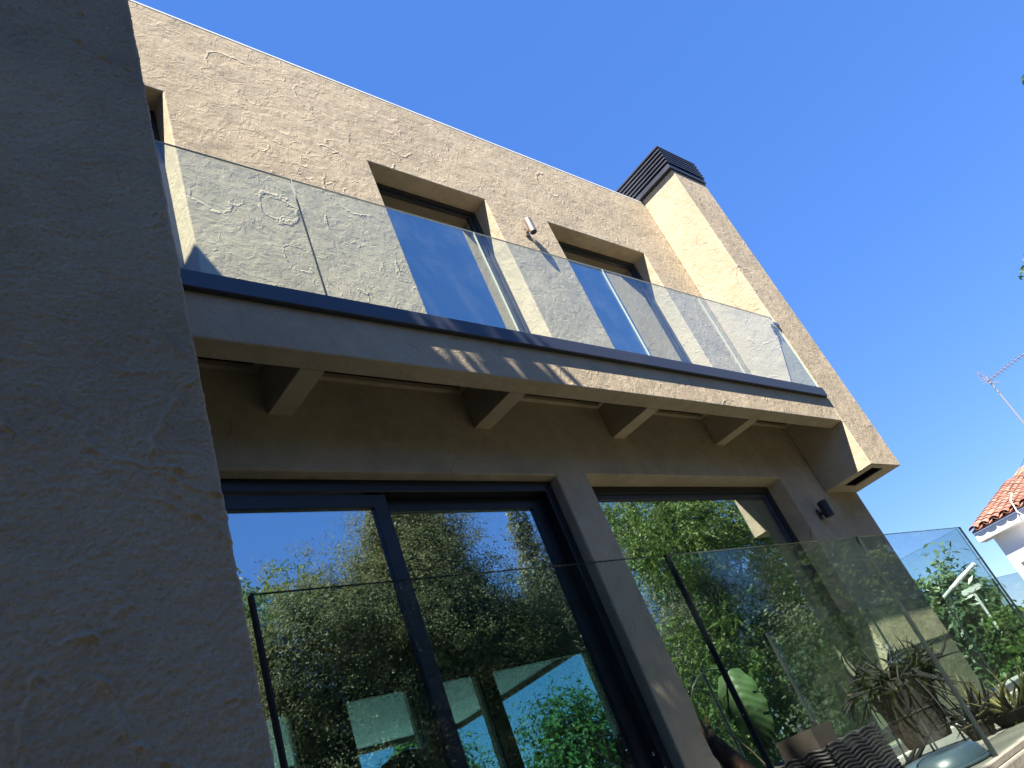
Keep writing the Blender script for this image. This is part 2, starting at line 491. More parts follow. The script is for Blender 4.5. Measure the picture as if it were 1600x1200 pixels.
# other outside walls, roof, floors
mkbox("side_wall", 'stucco_smooth', house, 8.36, 8.638, YF + 0.342, 7.5, GR - 0.2, 6.295)
bm = bmesh.new()
holed_wall(bm, 0.2, 8.64, GR - 0.2, 6.29, 7.502, 7.70,
           [(2.6, 3.88, FL, 1.97), (4.46, 5.31, FL, 1.97), (5.71, 6.31, FL, 1.97), (6.50, 8.31, FL, 1.97)])
back_wall = mk("back_wall", bm, 'stucco_smooth', house)
mkbox("party_wall", 'interior', house, 0.2, 0.5, YF + 0.345, 7.5, GR, 6.28)
mkbox("roof_slab", 'stucco_smooth', house, 0.5, 8.355, YF + 0.345, 7.498, 5.75, 6.0)
mkbox("upper_floor", 'interior', house, 0.5, 8.355, YF + 0.345, 7.498, 2.50, 2.78)
mkbox("ground_floor", 'interior_floor', house, 0.5, 8.355, YF + 0.345, 7.498, FL - 0.3, FL)
mkbox("room_partition", 'interior', house, 0.51, 8.35, 5.3, 5.45, 2.785, 5.745)

# chimney tower with a vent slot in its underside
bm = bmesh.new()
TX0, TX1, TY0, TZ0, TZ1 = 7.90, 8.645, 2.70, 1.92, 6.34
TYB = 3.52
v = box(bm, TX0, TX1, TY0, YF - 0.002, TZ0, TZ1)
bm.faces.ensure_lookup_table()
bmesh.ops.recalc_face_normals(bm, faces=bm.faces)
under = [f for f in bm.faces if f.normal.z < -0.9][0]
# slot
xs = (TX0, 8.08, 8.37, TX1); ys = (TY0, 2.785, 3.14, YF - 0.002)
bm.faces.remove(under)
grid = {}
corner = {(0, 0): v[0], (3, 0): v[1], (3, 3): v[2], (0, 3): v[3]}
bm.verts.ensure_lookup_table()
def G(i, j):
    if (i, j) not in grid:
        grid[(i, j)] = corner.get((i, j)) or bm.verts.new((xs[i], ys[j], TZ0))
    return grid[(i, j)]
for i in range(3):
    for j in range(3):
        if (i, j) != (1, 1):
            bm.faces.new((G(i, j), G(i, j + 1), G(i + 1, j + 1), G(i + 1, j)))
top = [bm.verts.new((x, y, TZ0 + 0.35)) for x, y in ((xs[1], ys[1]), (xs[2], ys[1]), (xs[2], ys[2]), (xs[1], ys[2]))]
low = [G(1, 1), G(2, 1), G(2, 2), G(1, 2)]
for k in range(4):
    bm.faces.new((low[k], low[(k + 1) % 4], top[(k + 1) % 4], top[k]))
bm.faces.new(top)
tower = mk("chimney_tower", bm, 'stucco', house, 0.010, 3)
mkbox("chimney_stack", 'stucco', house, TX0 + 0.001, TX1 - 0.001, YF + 0.3, TYB, 6.0, TZ1 - 0.001)
mkbox("slot_shade_sheet", 'void', tower, 8.083, 8.367, 2.79, 3.136, TZ0 + 0.012, TZ0 + 0.03)  # matte black sheet standing in for the shade inside the slot
# louvred chimney cap
bm = bmesh.new()
box(bm, TX0 - 0.055, TX1 + 0.02, TY0 - 0.02, TYB + 0.02, TZ1 + 0.005, TZ1 + 0.075)
cap = mk("chimney_cap", bm, 'anthracite', house, 0.004, 1)
mkbox("cap_core", 'black_frame', cap, TX0 + 0.06, TX1 - 0.06, TY0 + 0.08, TYB - 0.06, TZ1 + 0.076, TZ1 + 0.40)
for k in range(6):
    z = TZ1 + 0.110 + 0.056 * k
    bm = bmesh.new()
    # sloping ring: outer lip lower than inner edge, four mitred blades
    X0, X1, Y0, Y1 = TX0 - 0.07, TX1 + 0.035, TY0 - 0.035, TYB + 0.035
    w = 0.10
    o_ = [(X0, Y0), (X1, Y0), (X1, Y1), (X0, Y1)]
    i_ = [(X0 + w, Y0 + w), (X1 - w, Y0 + w), (X1 - w, Y1 - w), (X0 + w, Y1 - w)]
    if k == 5:
        i_ = [((a[0] + b[0]) / 2, (a[1] + b[1]) / 2) for a, b in zip(o_, [(TX0 + 0.35, 3.1)] * 4)]
    ring = []
    for (pts, zz) in ((o_, z - 0.012), (o_, z + 0.010), (i_, z + 0.040), (i_, z + 0.018)):
        ring.append([bm.verts.new((p[0], p[1], zz)) for p in pts])
    for r in range(4):
        A_, B_ = ring[r], ring[(r + 1) % 4]
        for q in range(4):
            bm.faces.new((A_[q], A_[(q + 1) % 4], B_[(q + 1) % 4], B_[q]))
    if k == 5:
        bm.faces.new(ring[2])
    mk("louvre", bm, 'anthracite', cap)

# balcony: edge beam, cross beams, bay ceilings, deck
SB, ST = 2.435, 2.722
mkbox("edge_beam", 'stucco', house, 0.246, TX0 - 0.002, TY0 + 0.001, 2.845, SB, ST + 0.04, 0.010, 3)
bx = [(1.895, 2.042), (3.378, 3.523), (4.825, 4.974), (6.310, 6.455)]
for a, b in bx:
    mkbox("cross_beam", 'stucco_smooth', house, a, b, 2.847, YF - 0.002, SB + 0.002, ST - 0.001, 0.006, 2)
bays = [(0.247, 1.895), (2.042, 3.378), (3.523, 4.825), (4.974, 6.310), (6.455, TX0 - 0.004)]
for a, b in bays:
    bm = bmesh.new()
    m = 0.055
    ys_ = YF - 0.040
    box(bm, a + 0.001, b - 0.001, ys_, YF - 0.003, ST, ST + 0.03)
    box(bm, a + 0.001, b - 0.001, 2.848, 2.848 + 0.06, ST, ST + 0.03)
    box(bm, a + 0.001, a + m, 2.848 + 0.061, ys_ - 0.001, ST, ST + 0.03)
    box(bm, b - m, b - 0.001, 2.848 + 0.061, ys_ - 0.001, ST, ST + 0.03)
    c = mk("bay_ceiling", bm, 'stucco_smooth', house)
    mkbox("timber_panel", 'wood_brown', c, a + m + 0.002, b - m - 0.002, 2.91, ys_ + 0.02, ST + 0.05, ST + 0.065)
mkbox("balcony_deck", 'dark_stone', house, 0.246, TX0 - 0.002, 2.847, YF - 0.003, ST + 0.068, 2.825)

# balcony balustrade: channel, glass, clamp
chan = mkbox("balustrade_channel", 'anthracite', house, 0.247, 7.865, 2.664, 2.735, 2.722, 2.832, 0.004, 2)
def panel(name, parent, x0, x1, y0, y1, z0, z1, mats):
    bm = bmesh.new()
    box(bm, x0, x1, y0, y1, z0, z1)
    bmesh.ops.recalc_face_normals(bm, faces=bm.faces)
    thin_x = (x1 - x0) < (y1 - y0)
    for f in bm.faces:
        big = abs(f.normal.x) > 0.9 if thin_x else abs(f.normal.y) > 0.9
        f.material_index = 0 if big else 1
    return mk(name, bm, mats, parent)
jx = [0.25, 2.09, 3.547, 4.99, 6.425, 7.852]
for k in range(5):
    panel("glass_panel", chan, jx[k] + 0.002, jx[k + 1] - 0.002, 2.694, 2.7065, 2.80, 3.826, ('balc_glass', 'glass_edge_pale'))
bm = bmesh.new()
box(bm, 7.79, 7.90, 2.680, 2.690, 3.70, 3.745)
box(bm, 7.79, 7.865, 2.711, 2.721, 3.70, 3.745)
box(bm, 7.868, 7.899, 2.6905, 2.760, 3.69, 3.755)
mk("glass_clamp", bm, 'steel', chan, 0.002, 1)

# upper windows
def upper_window(x0, x1, z0, z1):
    y0 = YF + 0.178
    bm = bmesh.new()
    t = 0.055
    holed_wall(bm, x0 + 0.002, x1 - 0.002, z0 + 0.002, z1 - 0.002, y0, y0 + 0.07, [(x0 + t, x1 - t, z0 + t, z1 - t)])
    w_ = mk("window", bm, 'black_frame', house, 0.003, 1)
    xm = x1 - 0.0
    bm = bmesh.new()
    holed_wall(bm, x0 + t + 0.002, x1 - t - 0.002, z0 + t + 0.002, z1 - t - 0.002, y0 + 0.012, y0 + 0.06, [(x0 + t + 0.05, x1 - t - 0.05, z0 + t + 0.06, z1 - t - 0.035)])
    mk("sash", bm, 'black_frame', w_, 0.003, 1)
    mkbox("pane", 'pane_dark', w_, x0 + t + 0.045, x1 - t - 0.045, y0 + 0.030, y0 + 0.034, z0 + t + 0.055, z1 - t - 0.03)
    mkbox("curtain", 'interior', w_, x0 - 0.05, x1 + 0.05, y0 + 0.25, y0 + 0.27, z0 - 0.05, z1 + 0.1)
for h in holes[2:]:
    upper_window(*h)

# sliding door on the ground floor (front leaf on the left)
D0, D1, DT = 0.80, 3.985, 2.077
bm = bmesh.new()
holed_wall(bm, D0 + 0.002, D1 - 0.002, FL + 0.002, DT - 0.002, 3.345, 3.50, [(D0 + 0.07, D1 - 0.075, FL + 0.03, 1.995)])
door = mk("sliding_door", bm, 'black_frame', house, 0.003, 1)
def leaf(x0, x1, y0, zt, wl, wr):
    bm = bmesh.new()
    holed_wall(bm, x0, x1, FL + 0.032, zt + 0.085, y0, y0 + 0.045, [(x0 + wl, x1 - wr, FL + 0.13, zt)])
    mk("door_leaf", bm, 'black_frame', door, 0.004, 2)
    mkbox("pane", 'pane', door, x0 + wl - 0.01, x1 - wr + 0.01, y0 + 0.020, y0 + 0.024, FL + 0.12, zt + 0.01)
leaf(D0 + 0.072, 2.572, 3.360, 1.900, 0.095, 0.098)
leaf(2.480, D1 - 0.077, 3.425, 1.905, 0.098, 0.105)
mkbox("door_track", 'anthracite', door, D0 + 0.003, D1 - 0.003, YF + 0.01, 3.343, FL + 0.002, FL + 0.02)

# fixed picture window beside it
bm = bmesh.new()
holed_wall(bm, 4.312, 7.140, -0.298, 2.090, 3.437, 3.52, [(4.37, 7.062, -0.235, 2.022)])
pic = mk("picture_window", bm, 'black_frame', house, 0.003, 1)
bm = bmesh.new()
holed_wall(bm, 4.372, 7.060, -0.233, 2.020, 3.449, 3.51, [(4.415, 7.015, -0.19, 1.975)])
mk("glazing_bead", bm, 'anthracite', pic, 0.003, 1)
mkbox("pane", 'pane', pic, 4.410, 7.020, 3.468, 3.472, -0.195, 1.98)
mkbox("window_sill", 'stone', pic, 4.312, 7.140, YF - 0.02, 3.435, -0.345, -0.301, 0.004, 1)

# far windows of the room, the covered porch beyond them
for (a, b) in ((2.6, 3.88), (4.46, 5.31), (5.71, 6.31), (6.50, 8.31)):
    bm = bmesh.new()
    holed_wall(bm, a + 0.002, b - 0.002, FL + 0.002, 1.968, 7.54, 7.60, [(a + 0.03, b - 0.03, FL + 0.05, 1.945)])
    w_ = mk("rear_window", bm, 'black_frame', house)
    mkbox("pane", 'pane_rear' if 'pane_rear' in M else 'rail_glass', w_, a + 0.025, b - 0.025, 7.566, 7.570, FL + 0.045, 1.95)
mkbox("porch_roof", 'white_render', house, 0.6, 8.75, 7.705, 11.35, 2.20, 2.33)
mkbox("porch_fascia", 'wood_brown', house, 0.6, 8.78, 11.352, 11.40, 2.12, 2.36)
mkbox("porch_fascia", 'wood_brown', house, 8.752, 8.80, 7.72, 11.35, 2.12, 2.36)
mkbox("porch_post", 'stucco_smooth', house, 3.2, 3.45, 11.05, 11.3, GR - 0.1, 2.198)

# ------------------------------------------------------------------ wall lamps
def wall_lamp(x, z, yw, r, h, mat, label, off):
    t = thing("wall_lamp", (x, yw, z), label, "lamp", "cylinder wall lamps")
    bm = bmesh.new()
    lathe(bm, [(r * 0.93, z - h / 2), (r, z - h / 2 + 0.006), (r, z + h / 2 - 0.006), (r * 0.93, z + h / 2)], x, yw - off, 24)
    mk("lamp_body", bm, mat, t, smooth=False)
    bm = bmesh.new()
    tube(bm, [(x, yw - 0.001, z - 0.02), (x, yw - off + r * 0.8, z - 0.02)], 0.018, 10)
    box(bm, x - 0.03, x + 0.03, yw - 0.016, yw - 0.0005, z - 0.07, z + 0.03)
    mk("bracket", bm, mat, t, 0.002, 1)
    for s in (-1, 1):
        bm = bmesh.new()
        lathe(bm, [(r * 0.8, z + s * (h / 2 + 0.0005)), (r * 0.8, z + s * (h / 2 + 0.002))], x, yw - off, 20)
        mk("lens", bm, 'glass_edge', t)
wall_lamp(5.06, 4.875, YF, 0.036, 0.18, 'copper_steel', "bronze cylinder wall lamp in the sun between the two upper windows", 0.085)
wall_lamp(7.47, 1.685, YF, 0.048, 0.165, 'iron', "black cylinder wall lamp in shade under the chimney tower", 0.09)

# ------------------------------------------------------------------ glass railing of the terrace
rail = thing("glass_railing", (3.0, 1.59, FL), "frameless green glass railing round the terrace with dark panel joints", "railing")
RT, RY, RX = 0.68, 1.585, 5.30
fx = [0.780, 2.318, 3.872, RX + 0.012]
for k in range(3):
    panel("glass_panel", rail, fx[k] + (0.006 if k else 0), fx[k + 1] - 0.006, RY - 0.006, RY + 0.006, FL - 0.02, RT, ('rail_glass', 'glass_edge'))
panel("glass_panel", rail, RX - 0.006, RX + 0.006, RY + 0.016, 3.125, FL - 0.02, RT, ('rail_glass', 'glass_edge'))
rx = [RX - 0.005, 7.0, 8.7, 10.4, 12.1]
for k in range(4):
    panel("glass_panel", rail, rx[k] + 0.006, rx[k + 1] - 0.006, 3.135, 3.152, FL - 0.03, RT, ('rail_glass', 'glass_edge'))
for k in (1, 2):
    bm = bmesh.new()
    box(bm, fx[k] - 0.003, fx[k] + 0.003, RY - 0.010, RY + 0.011, FL, RT - 0.002)
    mk("joint_strip", bm, 'iron', rail)
bm = bmesh.new()
box(bm, fx[0] - 0.006, fx[0] - 0.0005, RY - 0.011, RY + 0.012, FL, RT)
mk("joint_strip", bm, 'iron', rail)
bm = bmesh.new()
box(bm, RX - 0.012, RX + 0.011, 3.1255, 3.1345, FL, RT)
mk("joint_strip", bm, 'iron', rail)
mkbox("base_rail", 'alu', rail, RX + 0.01, 12.1, 3.12, 3.134, FL - 0.011, FL + 0.055, 0.002, 1)
mkbox("base_rail", 'alu', rail, RX + 0.01, 12.1, 3.153, 3.168, FL - 0.011, FL + 0.055, 0.002, 1)

# ------------------------------------------------------------------ foliage generator
def leaves_mesh(name, centers, dirs, length, width, rng, jit=0.35):
    """kite-shaped leaves, one island each"""
    n_ = len(centers)
    nn = dirs * 0.75 + np.array([0, 0, 0.55]) + rng.normal(0, 0.42, (n_, 3))
    nn /= np.linalg.norm(nn, axis=1)[:, None] + 1e-9
    d = rng.normal(0, 1, (n_, 3)) + np.array([0, 0, -0.4])
    d = d - nn * np.sum(d * nn, axis=1)[:, None]
    d /= np.linalg.norm(d, axis=1)[:, None] + 1e-9
    s = np.cross(nn, d)
    L = (length * rng.uniform(0.65, 1.3, n_))[:, None]
    W = (width * rng.uniform(0.65, 1.3, n_))[:, None]
    V_ = np.empty((n_, 4, 3))
    V_[:, 0] = centers - d * L * 0.5
    V_[:, 1] = centers + s * W * 0.5 + nn * W * 0.18
    V_[:, 2] = centers + d * L * 0.5
    V_[:, 3] = centers - s * W * 0.5 + nn * W * 0.18
    me = bpy.data.meshes.new(name)
    me.vertices.add(n_ * 4)
    me.vertices.foreach_set("co", V_.reshape(-1).astype(np.float32))
    me.loops.add(n_ * 4)
    me.loops.foreach_set("vertex_index", np.arange(n_ * 4, dtype=np.int32))
    me.polygons.add(n_)
    me.polygons.foreach_set("loop_start", np.arange(0, n_ * 4, 4, dtype=np.int32))
    me.polygons.foreach_set("loop_total", np.full(n_, 4, dtype=np.int32))
    me.update()
    me.validate()
    return me

def crown_points(blobs, nleaf, rng, cl=0.16, per=26, shell=0.45, core=0.5):
    vols = np.array([b[3] * b[4] * b[5] for b in blobs]) ** 0.8
    vols = vols / vols.sum()
    out, dirs, sizes = [], [], []
    for b, f in zip(blobs, vols):
        nc = max(6, int(nleaf * f / per))
        u = rng.normal(0, 1, (nc, 3))
        u /= np.linalg.norm(u, axis=1)[:, None]
        # lumpy outline
        ph = rng.uniform(0, 6.28, 3)
        lump = 1 + 0.16 * np.sin(u[:, 0] * 5 + ph[0]) + 0.16 * np.sin(u[:, 1] * 6 + ph[1]) + 0.14 * np.sin(u[:, 2] * 7 + ph[2])
        rad = rng.uniform(shell, 1.0, nc) ** 0.7 * lump
        c = u * rad[:, None] * np.array(b[3:6]) + np.array(b[0:3])
        rr = (b[3] * b[4] * b[5]) ** (1 / 3)
        sg = cl * min(rr, 1.6) * rng.uniform(0.5, 1.4, nc)
        pts = np.repeat(c, per, 0) + rng.normal(0, 1, (nc * per, 3)) * np.repeat(sg, per)[:, None]
        dd = np.repeat(u, per, 0) * 0.7 + np.array([0, 0, -0.25])
        out.append(pts); dirs.append(dd)
        if core > 0:       # leaves deep inside that close the crown
            k = int(nc * per * core * 0.35)
            w_ = rng.normal(0, 1, (k, 3)); w_ /= np.linalg.norm(w_, axis=1)[:, None]
            out.append(w_ * (rng.uniform(0, 1, k) ** 0.5 * 0.8)[:, None] * np.array(b[3:6]) + np.array(b[0:3]))
            dirs.append(w_)
        sizes.append(np.ones(len(pts)))
        if core > 0: sizes.append(np.full(k, 2.6))
    return np.concatenate(out), np.concatenate(dirs), np.concatenate(sizes)

def fronds(blobs, nf, rng, flen=0.32, pairs=9, droop=0.6):
    out, dirs = [], []
    vols = np.array([b[3] * b[4] * b[5] for b in blobs]) ** 0.8
    vols = vols / vols.sum()
    for b, f in zip(blobs, vols):
        k = max(3, int(nf * f))
        u = rng.normal(0, 1, (k, 3))
        u /= np.linalg.norm(u, axis=1)[:, None]
        ph = rng.uniform(0, 6.28, 2)
        rad = rng.uniform(0.3, 1.0, k) ** 0.6 * (1 + 0.2 * np.sin(u[:, 0] * 6 + ph[0]) + 0.2 * np.sin(u[:, 2] * 6 + ph[1]))
        c = u * rad[:, None] * np.array(b[3:6]) + np.array(b[0:3])
        # clump fronds on twig ends
        c = np.round(c / 0.34) * 0.34 * 0.55 + c * 0.45
        ax = u * 0.8 + rng.normal(0, 0.5, (k, 3)) + np.array([0, 0, -droop])
        ax /= np.linalg.norm(ax, axis=1)[:, None]
        sd = np.cross(ax, np.array([0.1, 0.05, 1.0]))
        sd /= np.linalg.norm(sd, axis=1)[:, None] + 1e-9
        for q in range(pairs):
            t = (q + 0.5) / pairs
            wv = math.sin(math.pi * (0.15 + 0.8 * t)) * flen * 0.16
            for s in (-1, 1):
                out.append(c + ax * flen * t + sd * (s * wv * 1.2) + np.array([0, 0, -0.25 * flen * t * t]))
                dirs.append(sd * s + ax * 0.5)
    return np.concatenate(out), np.concatenate(dirs)

def limb_path(a, b, bend, rng, k=6):
    a, b = np.array(a, float), np.array(b, float)
    L = np.linalg.norm(b - a)
    off = rng.normal(0, bend * L, 3)
    return [tuple(a + (b - a) * t + off * math.sin(math.pi * t) + rng.normal(0, 0.012 * L, 3) * (0 < t < 1)) for t in np.linspace(0, 1, k)]

def tree(name, label, cat, base, blobs, nleaf, leaf, mat, trunk_r, seed, group=None, kind='kite', per=26, cl=0.16, shell=0.45, extra=None, flen=0.32, core=0.5, sprays=()):
    rng = np.random.default_rng(seed)
    t = thing(name, base, label, cat, group)
    bm = bmesh.new()
    big = max(blobs, key=lambda b: b[3] * b[4] * b[5])
    fork = (base[0] + (big[0] - base[0]) * 0.6, base[1] + (big[1] - base[1]) * 0.6, base[2] + (big[2] - base[2]) * 0.55)
    tube(bm, limb_path((base[0], base[1], base[2] - 0.1), fork, 0.03, rng, 7), [trunk_r * (1.25 - 0.5 * i / 6) for i in range(7)], 9)
    for b in blobs:
        tgt = (b[0], b[1], b[2] + b[5] * 0.5)
        pth = limb_path(fork, tgt, 0.06, rng, 7)
        r0 = trunk_r * (0.65 if b is big else 0.42)
        tube(bm, pth, [r0 * (1 - 0.85 * i / 6) for i in range(7)], 7)
        for q in range(7):
            u = rng.normal(0, 1, 3); u /= np.linalg.norm(u)
            e = np.array(b[:3]) + u * np.array(b[3:6]) * 0.85
            s = pth[int(rng.integers(1, 6))]
            tube(bm, limb_path(s, e, 0.07, rng, 5), [r0 * 0.34 * (1 - 0.85 * i / 4) for i in range(5)], 5)
    mk("trunk", bm, 'bark', t, smooth=True)
    if kind == 'kite':
        c, d, sz = crown_points(blobs, nleaf, rng, cl, per, shell, core)
    else:
        c, d = fronds(blobs + (extra or []), nleaf, rng, flen=flen)
        sz = np.ones(len(c))
    for b, k in sprays:
        u = rng.normal(0, 0.5, (k, 3))
        c = np.concatenate([c, u * np.array(b[3:6]) + np.array(b[:3])])
        d = np.concatenate([d, u])
        sz = np.concatenate([sz, np.ones(k)])
        tube_pts = limb_path(tuple(np.array(b[:3]) - np.array([1.6, 0.7, 0.1])), b[:3], 0.05, rng, 6)
        bm = bmesh.new(); tube(bm, tube_pts, [0.02, 0.018, 0.014, 0.011, 0.008, 0.004], 5)
        mk("twig", bm, 'bark', t)
    me = leaves_mesh("crown", c, d, leaf[0] * sz, leaf[1] * sz, rng)
    me.materials.append(M[mat])
    o = bpy.data.objects.new("crown", me)
    COL.objects.link(o)
    o.parent = t
    o.matrix_parent_inverse = parent_inv(t)
    return t

# trees of the garden behind the viewer (mirrored in the panes) and to the right
tree("holm_oak", "broad dark holm oak mirrored across both leaves of the sliding door", "tree", (11.2, -7.4, GR),
     [(10.6, -7.4, 4.6, 3.0, 2.2, 2.6), (11.3, -7.6, 6.9, 1.5, 1.5, 2.2), (8.4, -7.2, 4.4, 1.9, 1.6, 2.0), (13.0, -7.2, 3.6, 2.0, 1.7, 2.1), (9.4, -7.2, 2.2, 3.0, 1.5, 1.9)],
     270000, (0.058, 0.032), 'leaf_oak', 0.24, 11, per=64, cl=0.085, shell=0.6, core=0.8)
tree("locust_tree", "small light green feathery tree mirrored at the left of the sliding door", "tree", (7.6, -10.2, GR),
     [(7.4, -10.2, 6.2, 1.1, 1.0, 1.5), (8.8, -10.0, 6.6, 1.3, 1.1, 1.2), (9.9, -10.4, 5.4, 1.0, 1.0, 1.2)],
     900, (0.11, 0.05), 'leaf_acacia', 0.14, 12, kind='frond', flen=0.5)
tree("poplar", "slender pale poplar mirrored at the right of the sliding door", "tree", (17.6, -9.6, GR),
     [(17.6, -9.6, 4.2, 1.5, 1.3, 2.2), (17.5, -9.6, 6.4, 1.05, 1.0, 1.9), (17.4, -9.6, 8.3, 0.55, 0.5, 1.3), (18.9, -9.4, 3.6, 1.2, 1.0, 1.8)],
     42000, (0.07, 0.035), 'leaf_olive', 0.15, 13, per=40, cl=0.12, shell=0.3)
tree("olive_tree", "grey-green olive tree mirrored at the left of the picture window", "tree", (20.0, -6.6, GR),
     [(19.6, -6.6, 4.4, 1.6, 1.4, 2.0), (19.0, -6.8, 6.5, 0.9, 0.8, 1.5), (21.2, -6.2, 3.2, 1.6, 1.4, 2.0), (17.6, -5.6, 2.4, 1.5, 1.3, 1.9)],
     60000, (0.062, 0.026), 'leaf_olive', 0.2, 14, shell=0.4, per=50, cl=0.10)
tree("acacia_tree", "feathery bright green acacia mirrored in the top of the picture window, twigs at right edge", "tree", (15.2, -2.6, GR),
     [(14.3, -2.5, 4.3, 1.35, 1.2, 0.85), (15.9, -2.4, 4.8, 1.5, 1.2, 0.9), (17.3, -2.8, 4.0, 1.4, 1.2, 0.9), (15.0, -3.2, 5.6, 1.3, 1.1, 0.7)],
     2600, (0.085, 0.034), 'leaf_acacia', 0.13, 15, kind='frond', flen=0.40,
     extra=[(12.05, -0.52, 6.02, 0.14, 0.12, 0.22), (12.05, -0.42, 5.35, 0.05, 0.05, 0.1), (12.05, 0.66, 4.12, 0.12, 0.10, 0.16)])
tree("pepper_bush", "lush light green bush mirrored in the middle of the picture window", "bush", (16.0, -2.0, GR),
     [(15.4, -2.3, 1.7, 1.6, 1.1, 1.7), (17.4, -2.2, 1.5, 1.8, 1.1, 1.9), (13.9, -3.1, 1.0, 1.5, 1.0, 1.6), (16.2, -2.4, -0.3, 2.4, 1.0, 1.2)],
     4200, (0.10, 0.04), 'leaf_acacia', 0.09, 16, kind='frond', flen=0.36)
for k, (x, y, z, rx_, rz_, lab) in enumerate((
        (5.5, -8.4, 1.6, 1.9, 3.2, "dark hedge bush mirrored low beside the wing wall"),
        (8.6, -9.0, 2.3, 2.4, 3.7, "dark hedge bush mirrored under the small feathery tree"),
        (12.2, -8.6, 1.2, 2.3, 3.0, "dark hedge bush mirrored under the broad holm oak"),
        (15.8, -8.6, 1.0, 2.2, 2.9, "dark hedge bush mirrored between holm oak and poplar"),
        (19.8, -8.4, 0.8, 2.4, 2.7, "dark hedge bush mirrored behind the grey-green olive tree"),
        (21.5, -4.2, 0.2, 2.0, 2.3, "dark hedge bush mirrored low at the right of the picture window"),
        (13.6, 0.4, 0.2, 2.2, 1.9, "dark hedge bush mirrored in the glass beside the house corner"),
        (18.0, 0.9, 0.2, 2.2, 2.0, "dark hedge bush between the terrace and the neighbouring house"))):
    tree("hedge_bush", lab, "bush", (x, y, GR), [(x, y, z, rx_, 1.1, rz_)], 24000, (0.08, 0.045), 'leaf_dark', 0.08, 30 + k, "bushes of the garden hedge", shell=0.6, per=50, cl=0.10, core=0.9)
# tree on the sun side of the wing, outside the frame; its shade lies on the wing wall and the balcony edge
tree("shade_tree", "tall leafy tree left of the viewer whose shade lies on the wing wall", "tree", (-3.6, -1.3, GR),
     [(-2.7, -0.6, 6.4, 1.9, 1.6, 1.3), (-3.9, -0.9, 7.4, 1.8, 1.7, 1.3), (-2.0, 0.1, 5.0, 1.2, 1.0, 1.1), (-4.9, -1.4, 6.3, 1.5, 1.4, 1.3), (-1.3, 0.6, 6.9, 0.9, 0.7, 0.6)],
     30000, (0.16, 0.10), 'leaf_green', 0.2, 21, shell=0.2, cl=0.2,
     sprays=[((0.80, 1.40, 6.80, 0.30, 0.26, 0.16), 120), ((1.05, 1.35, 6.95, 0.22, 0.22, 0.10), 45), ((0.35, 1.2, 6.9, 0.4, 0.3, 0.2), 200)])
for k, (x, y, lab) in enumerate(((-6.5, -5.0, "unseen evergreen added to block sky light, farthest left behind the viewer"),  # unseen trees added to keep sky light off the wing and lower wall
                                 (-3.2, -5.6, "unseen evergreen added to block sky light behind the viewer, second from the left"),
                                 (0.2, -5.0, "unseen evergreen added to block sky light, straight behind the viewer"),
                                 (2.2, -6.2, "unseen evergreen added to block sky light behind the viewer, nearest the mirrored trees"))):
    tree("sky_blocker_tree", lab, "tree", (x, y, GR), [(x, y, 1.4, 1.9, 1.3, 3.0), (x + 0.2, y, 3.2, 1.6, 1.2, 1.7)], 8000, (0.26, 0.16), 'leaf_dark', 0.16, 60 + k, "unseen trees added to block sky light", shell=0.5)
# shrubs seen through the railing on the right
tree("pittosporum", "large-leaved shrub in the sun right of the house corner, behind the glass", "shrub", (14.4, 5.0, GR),
     [(14.3, 4.95, 0.75, 0.75, 0.62, 0.72), (14.5, 5.35, 0.35, 0.7, 0.5, 0.9), (14.2, 4.7, 0.1, 0.6, 0.5, 0.8)],
     5200, (0.15, 0.055), 'leaf_broad', 0.05, 41, per=18, cl=0.14)
tree("laurel_shrub", "deep green shrub low behind the corner glass, below the large-leaved one", "shrub", (13.2, 4.05, GR),
     [(13.2, 4.12, -0.15, 0.7, 0.42, 0.55), (13.4, 3.75, -0.5, 0.7, 0.5, 0.6), (13.0, 4.4, -0.6, 0.6, 0.4, 0.6)],
     4200, (0.11, 0.05), 'leaf_green', 0.04, 42, per=18, cl=0.14)

# ------------------------------------------------------------------ neighbour's house and aerial
nb = thing("neighbour_house", (24.0, 4.0, GR), "white rendered neighbouring house with terracotta barrel-tile roof", "house")
NX, NY1, NY0, NZ = 22.35, 6.15, 2.6, 2.50
bm = bmesh.new()
# wall along x = NX with a small dark window, built by the same holed wall turned by 90 degrees
holed_wall(bm, NY0, NY1, GR - 0.1, NZ - 0.02, 0.0, 0.25, [(5.72, 5.98, 1.28, 1.50), (3.1, 4.0, 0.4, 1.7)])
bmesh.ops.rotate(bm, verts=bm.verts, cent=(0, 0, 0), matrix=Matrix.Rotation(math.radians(90), 3, 'Z'))
for v_ in bm.verts:
    v_.co.x = -v_.co.x + NX
mk("wall", bm, 'white_render', nb)
mkbox("gable_wall", 'white_render', nb, NX + 0.26, 31.0, NY1 - 0.25, NY1 - 0.002, GR - 0.1, NZ - 0.02)
mkbox("eaves_cornice", 'white_render', nb, NX - 0.30, NX + 0.25, NY0, NY1 + 0.26, NZ - 0.22, NZ + 0.02, 0.02, 2)
mkbox("bay_wall", 'white_render', nb, NX - 0.5, NX - 0.002, NY0, 5.42, GR - 0.1, 1.85, 0.01, 1)
mkbox("window_pane", 'pane_dark', nb, NX + 0.12, NX + 0.13, 5.72, 5.98, 1.28, 1.50)
slope = 0.24
bm = bmesh.new()
zz0 = NZ + 0.03
vv = [bm.verts.new(p) for p in ((NX - 0.3, NY0, zz0), (NX - 0.3, NY1 + 0.26, zz0), (NX + 8.5, NY1 + 0.26, zz0 + 8.8 * slope), (NX + 8.5, NY0, zz0 + 8.8 * slope))]
v2_ = [bm.verts.new((a.co.x, a.co.y, a.co.z + 0.05)) for a in vv]
for f in ((0, 1, 2, 3),): bm.faces.new([vv[i] for i in f])
bm.faces.new(list(reversed(v2_)))
